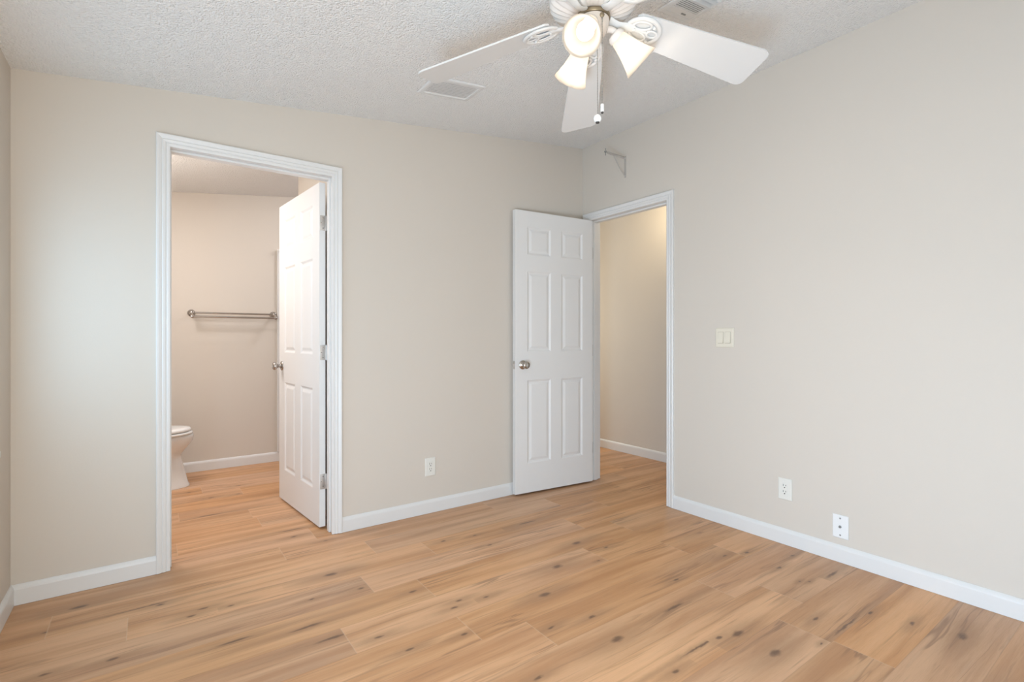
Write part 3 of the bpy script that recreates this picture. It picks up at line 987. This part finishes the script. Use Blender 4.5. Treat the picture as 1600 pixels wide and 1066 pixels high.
# ------------------------------------------------------------------ bathroom: towel bar
yb = BATH_BACK
t = thing('towel_bar', 'satin nickel double towel bar on the bathroom wall', 'towel bar', (-2.21, yb, 1.33))
for x in (-2.530, -1.900):
    bm = new_bm()
    lathe(bm, [(.030, .0006), (.030, .004), (.026, .010), (.016, .016), (.012, .022), (.012, .060), (.016, .064), (.019, .074), (.016, .084), (.010, .088), (0, .089)], 28, axis_matrix((x, yb, 1.337), (0, -1, 0)))
    tube(bm, [(x, yb - .070, 1.337), (x, yb - .095, 1.325), (x, yb - .115, 1.308)], [.011, .010, .011], 12)
    lathe(bm, [(0, -.014), (.010, -.011), (.014, 0), (.010, .011), (0, .014)], 16, Matrix.Translation((x, yb - .118, 1.305)) @ Matrix.Rotation(R(90), 4, 'Y'), cap=False)
    obj('post', bm, NICKEL, t, smooth=True)
for (yy, zz, rr) in ((yb - .070, 1.339, .0075), (yb - .118, 1.305, .0085)):
    bm = new_bm(); cyl(bm, (-2.530, yy, zz), (-1.900, yy, zz), rr, 20); obj('bar', bm, NICKEL, t, smooth=True)

# white board on the bathroom wall beside the towel bar
t = thing('wall_board', 'narrow white board on the bathroom wall behind the door edge', 'board', (-1.78, yb, .09))
bm = new_bm(); box(bm, -1.866, -1.70, yb - .020, yb - .001, .088, 1.940, .003); obj('board', bm, TRIM, t)
bm = new_bm()
tube(bm, [(-1.848, yb - .02, 1.925), (-1.848, yb - .045, 1.922), (-1.848, yb - .052, 1.935), (-1.848, yb - .050, 1.955)], .005, 8)
obj('hook', bm, NICKEL, t, smooth=True)

# ------------------------------------------------------------------ toilet, its back to the left wall
TY = 1.635
toi = thing('toilet', 'white ceramic toilet half hidden by the bathroom door casing', 'toilet', (-2.95, TY, 0))
def egg(xb, xf, hw, z, n=40):
    """outline with a blunt back at xb and an egg front at xf"""
    L_ = xf - xb
    xm = xb + L_ * .45
    P = []
    for k in range(n):
        a = 2 * math.pi * k / n
        c, s = math.cos(a), math.sin(a)
        if c >= 0: x = xm + (xf - xm) * c
        else: x = xm + (xm - xb) * math.copysign(abs(c) ** .7, c)
        P.append(Vector((x, TY + hw * math.copysign(abs(s) ** (.92 if c >= 0 else .8), s), z)))
    return P
def loft(bm, stations, n=40):
    rings = [[bm.verts.new(p) for p in egg(*s, n)] for s in stations]
    for a, b2 in zip(rings, rings[1:]):
        for k in range(n): bm.faces.new((a[k], a[(k + 1) % n], b2[(k + 1) % n], b2[k]))
    bm.faces.new(rings[0]); bm.faces.new(rings[-1])
bm = new_bm()
loft(bm, [(-3.20, -2.565, .118, .001), (-3.20, -2.565, .118, .012), (-3.20, -2.575, .112, .030), (-3.20, -2.592, .103, .10), (-3.20, -2.606, .098, .16), (-3.21, -2.618, .096, .215), (-3.22, -2.620, .100, .245), (-3.22, -2.600, .122, .275), (-3.23, -2.570, .150, .310), (-3.24, -2.548, .170, .345), (-3.24, -2.540, .178, .375), (-3.24, -2.540, .178, .392), (-3.24, -2.546, .173, .398)])
obj('bowl', bm, CERAMIC, toi, smooth=True, sharp=60)
bm = new_bm()
loft(bm, [(-3.02, -2.552, .172, .4005), (-3.02, -2.545, .178, .405), (-3.02, -2.545, .178, .414), (-3.02, -2.550, .174, .418)])
obj('seat', bm, CERAMIC, toi, smooth=True, sharp=60)
bm = new_bm()
loft(bm, [(-3.03, -2.562, .170, .4235), (-3.03, -2.556, .175, .428), (-3.03, -2.556, .175, .440), (-3.03, -2.566, .168, .447), (-3.02, -2.60, .140, .451)])
obj('lid', bm, CERAMIC, toi, smooth=True, sharp=60)
bm = new_bm()
bm.free()
for yy in (TY - .07, TY + .07):
    bm = new_bm(); cyl(bm, (-3.040, yy - .018, .428), (-3.040, yy + .018, .428), .010, 14)
    obj('lid_hinge', bm, PLASTIC, toi, smooth=True)
bm = new_bm(); box(bm, -3.27, -3.075, TY - .215, TY + .215, .3985, .735, .022)
tk = obj('tank', bm, CERAMIC, toi, smooth=True)
bm = new_bm(); box(bm, -3.278, -3.065, TY - .225, TY + .225, .7355, .775, .010); obj('tank_lid', bm, CERAMIC, toi, smooth=True)
bm = new_bm(); cyl(bm, (-3.076, TY - .15, .68), (-3.055, TY - .15, .68), .012, 16); tube(bm, [(-3.058, TY - .15, .68), (-3.052, TY - .12, .676), (-3.052, TY - .08, .672)], [.007, .006, .007], 10)
obj('flush_lever', bm, NICKEL, toi, smooth=True)
